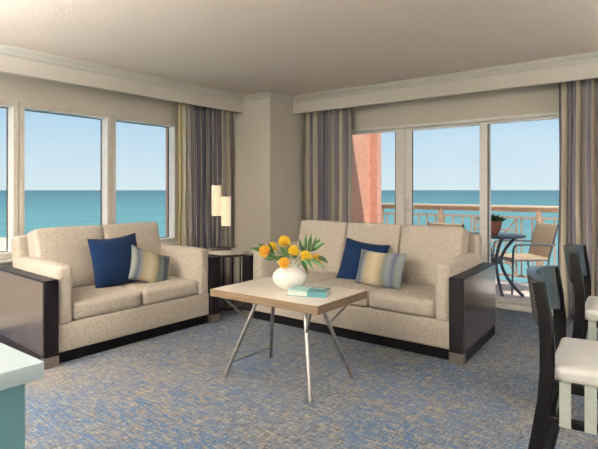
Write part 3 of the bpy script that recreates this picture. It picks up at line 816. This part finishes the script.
# potted succulent
PXc, PYc = W(492, 230, 5.95).xy
pz = BT-.02+.025
pt = empty('potted_succulent', (PXc, PYc, pz), 'green succulent in a terracotta bowl on the balcony table', 'plant')
bm = bmesh.new(); lathe(bm, [(0, 0), (.06, 0), (.092, .05), (.112, .12), (.116, .165), (.104, .165), (.098, .15), (0, .15)], 32); link('pot', bm, M['terracotta'], pt)
bm = bmesh.new(); random.seed(2)
for k in range(60):
    a = k*2.4; rr = .085*math.sqrt(k/60); tilt = .2+1.0*k/60; ln_ = random.uniform(.07, .11)
    p0 = Vector((rr*math.cos(a), rr*math.sin(a), .15)); d = Vector((math.sin(tilt)*math.cos(a), math.sin(tilt)*math.sin(a), math.cos(tilt)))
    tube(bm, [p0, p0+d*ln_*.5, p0+d*ln_], .01, 6, rs=[.008, .012, .001])
link('foliage', bm, M['leaf'], pt)

# balcony armchairs (facing +y locally rotated)
def make_chair(loc, rz, label):
    r = empty('patio_armchair', loc, label, 'chair', 'wicker balcony armchairs', rz)
    bm = bmesh.new(); cushion(bm, (.48, .48, .035), .012, (0, 0, -.004), 8, (0, 0, .42)); link('seat', bm, M['wicker'], r)
    bm = bmesh.new(); X = Matrix.Rotation(math.radians(-14), 4, 'X')
    cushion(bm, (.47, .025, .44), .01, (0, .01, 0), 8, (0, .30, .63), xf=X); link('backrest', bm, M['wicker'], r)
    for s in (-1, 1):
        x = s*.265
        bm = bmesh.new(); pts = [(x, -.235, 0), (x, -.225, .3), (x, -.22, .53), (x, -.205, .585), (x, -.16, .605), (x, .1, .605), (x, .27, .595), (x*.96, .31, .61)]
        tube(bm, pts, .013, 8); link('arm_frame', bm, M['iron'], r)
        bm = bmesh.new(); tube(bm, [(x*.9, .30, 0), (x*.9, .23, .3), (x*.9, .24, .42), (x*.9, .36, .85)], .012, 8); link('rear_leg', bm, M['iron'], r)
        bm = bmesh.new(); tube(bm, [(x, -.225, .41), (x*.9, .235, .41)], .009, 8); link('seat_rail', bm, M['iron'], r)
    bm = bmesh.new(); tube(bm, [(-.265, -.225, .4), (.265, -.225, .4)], .01, 8); link('front_rail', bm, M['iron'], r)
    return r
make_chair((-1.70, 6.74, -.02), -.85, 'wicker armchair with grey metal arms right of the balcony table')
make_chair((-2.42, 6.54, -.02), PI-.1, 'wicker armchair whose backrest top peeks above the three-seat sofa')

# ---------------------------------------------------------------- sea, beach
bm = bmesh.new()
f_c = Vector((-SS, CC))
R_ = 60000; n = 64
cen = bm.verts.new((0, 0, -25)); ring0 = [bm.verts.new((R_*math.cos(2*PI*k/n), R_*math.sin(2*PI*k/n), -25)) for k in range(n)]
for k in range(n): bm.faces.new((cen, ring0[k], ring0[(k+1) % n]))
struct('ocean', bm, M['ocean'])
bm = bmesh.new(); pts = []
for (u, v) in ((-600, 236), (-200, 236), (6, 237.5), (10, 241), (13, 250), (15, 262), (14, 300), (-600, 300)):
    D = 26.1/((v-190)/502); X = (u-299)/502*D; pts.append((X*CC-D*SS, X*SS+D*CC))
top = [bm.verts.new((p[0], p[1], -24.85)) for p in pts]; low = [bm.verts.new((p[0], p[1], -25.4)) for p in pts]
bm.faces.new(top)
for k in range(len(pts)): bm.faces.new((top[k], top[(k+1) % len(pts)], low[(k+1) % len(pts)], low[k]))
struct('beach', bm, M['sand'])

# ---------------------------------------------------------------- added lamps out of view that brighten the room
def added_ceiling_light(x, y, label):  # fitting added out of view as soft fill for the room
    e = empty('added_ceiling_light', (x, y, CZ), label, 'lamp', 'added ceiling fill lights')
    bm = bmesh.new(); lathe(bm, [(0, 0), (.3, 0), (.3, -.05), (.28, -.05), (.28, -.02), (0, -.02)], 40); link('housing', bm, M['frame'], e)
    bm = bmesh.new(); lathe(bm, [(0, -.09), (.15, -.085), (.24, -.065), (.278, -.035), (.278, -.022), (0, -.022)], 40); link('diffuser', bm, M['diffuser'], e)
for x, y in LIGHTS if 'LIGHTS' in globals() else ((-.9, -1.8), (.9, -1.8)):
    added_ceiling_light(x, y, 'added round ceiling fill light over the kitchen side, out of view')
def fill_torchere(x, y, energy, label):  # uplight added out of view to brighten the ceiling
    e = empty('added_floor_lamp', (x, y, 0), label, 'lamp')
    bm = bmesh.new(); lathe(bm, [(0, 0), (.14, 0), (.14, .02), (.02, .035), (.014, .05), (.014, 1.7), (0, 1.7)], 24); link('pole', bm, M['lampblack'], e)
    bm = bmesh.new(); lathe(bm, [(.02, 1.68), (.10, 1.72), (.17, 1.80), (.175, 1.80), (.105, 1.71), (.02, 1.67)], 32); link('lamp_bowl', bm, M['lampblack'], e)
    ld = bpy.data.lights.new('uplight', 'AREA'); ld.shape = 'DISK'; ld.size = .2; ld.energy = energy; ld.color = (1, .965, .92)
    lo = bpy.data.objects.new('uplight', ld); C.objects.link(lo); lo.location = (0, 0, 1.77); lo.rotation_euler = (PI, 0, 0); lo.parent = e
fill_torchere(-3.4, -1.0, 830, 'added fill uplight out of view by the left windows')
fill_torchere(-1.5, -2.4, 740, 'added fill uplight out of view against the back wall')
fill_torchere(1.9, 3.2, 210, 'added fill uplight out of view right of the stools')

# ---------------------------------------------------------------- sky and sun
w = bpy.data.worlds.new('sky'); bpy.context.scene.world = w; w.use_nodes = True; nt = w.node_tree
bg = nt.nodes['Background']
tc = N(nt, 'ShaderNodeTexCoord'); sx = N(nt, 'ShaderNodeSeparateXYZ'); nt.links.new(tc.outputs['Generated'], sx.inputs[0])
sk = ramp(nt, sx.outputs[2], [(0, col(216, 231, 238)), (.05, col(206, 226, 238)), (.16, col(176, 210, 234)), (.5, col(140, 180, 214))])
nt.links.new(sk, bg.inputs[0]); bg.inputs[1].default_value = 1.0
sd = bpy.data.lights.new('sun', 'SUN'); sd.energy = 4.5; sd.angle = math.radians(.8); sd.color = (1, .95, .86)
so = bpy.data.objects.new('sun', sd); C.objects.link(so)
v = Vector((.45, -.28, 1.0)).normalized()    # towards the sun
so.rotation_euler = v.to_track_quat('Z', 'Y').to_euler(); so.location = (0, 9, 12)

# ---------------------------------------------------------------- camera
cd = bpy.data.cameras.new('camera'); cam = bpy.data.objects.new('camera', cd); C.objects.link(cam)
cam.location = (0, 0, H); cam.rotation_euler = (PI/2, 0, math.atan2(SS, CC))
cd.sensor_width = 36; cd.sensor_fit = 'HORIZONTAL'; cd.lens = 36*502/598; cd.shift_y = -34.5/598; cd.clip_end = 100000; cd.clip_start = .05
sc = bpy.context.scene; sc.camera = cam
sc.view_settings.view_transform = 'Standard'; sc.view_settings.look = 'None'; sc.view_settings.gamma = 1
sc.view_settings.exposure = .1; sc.view_settings.use_curve_mapping = False
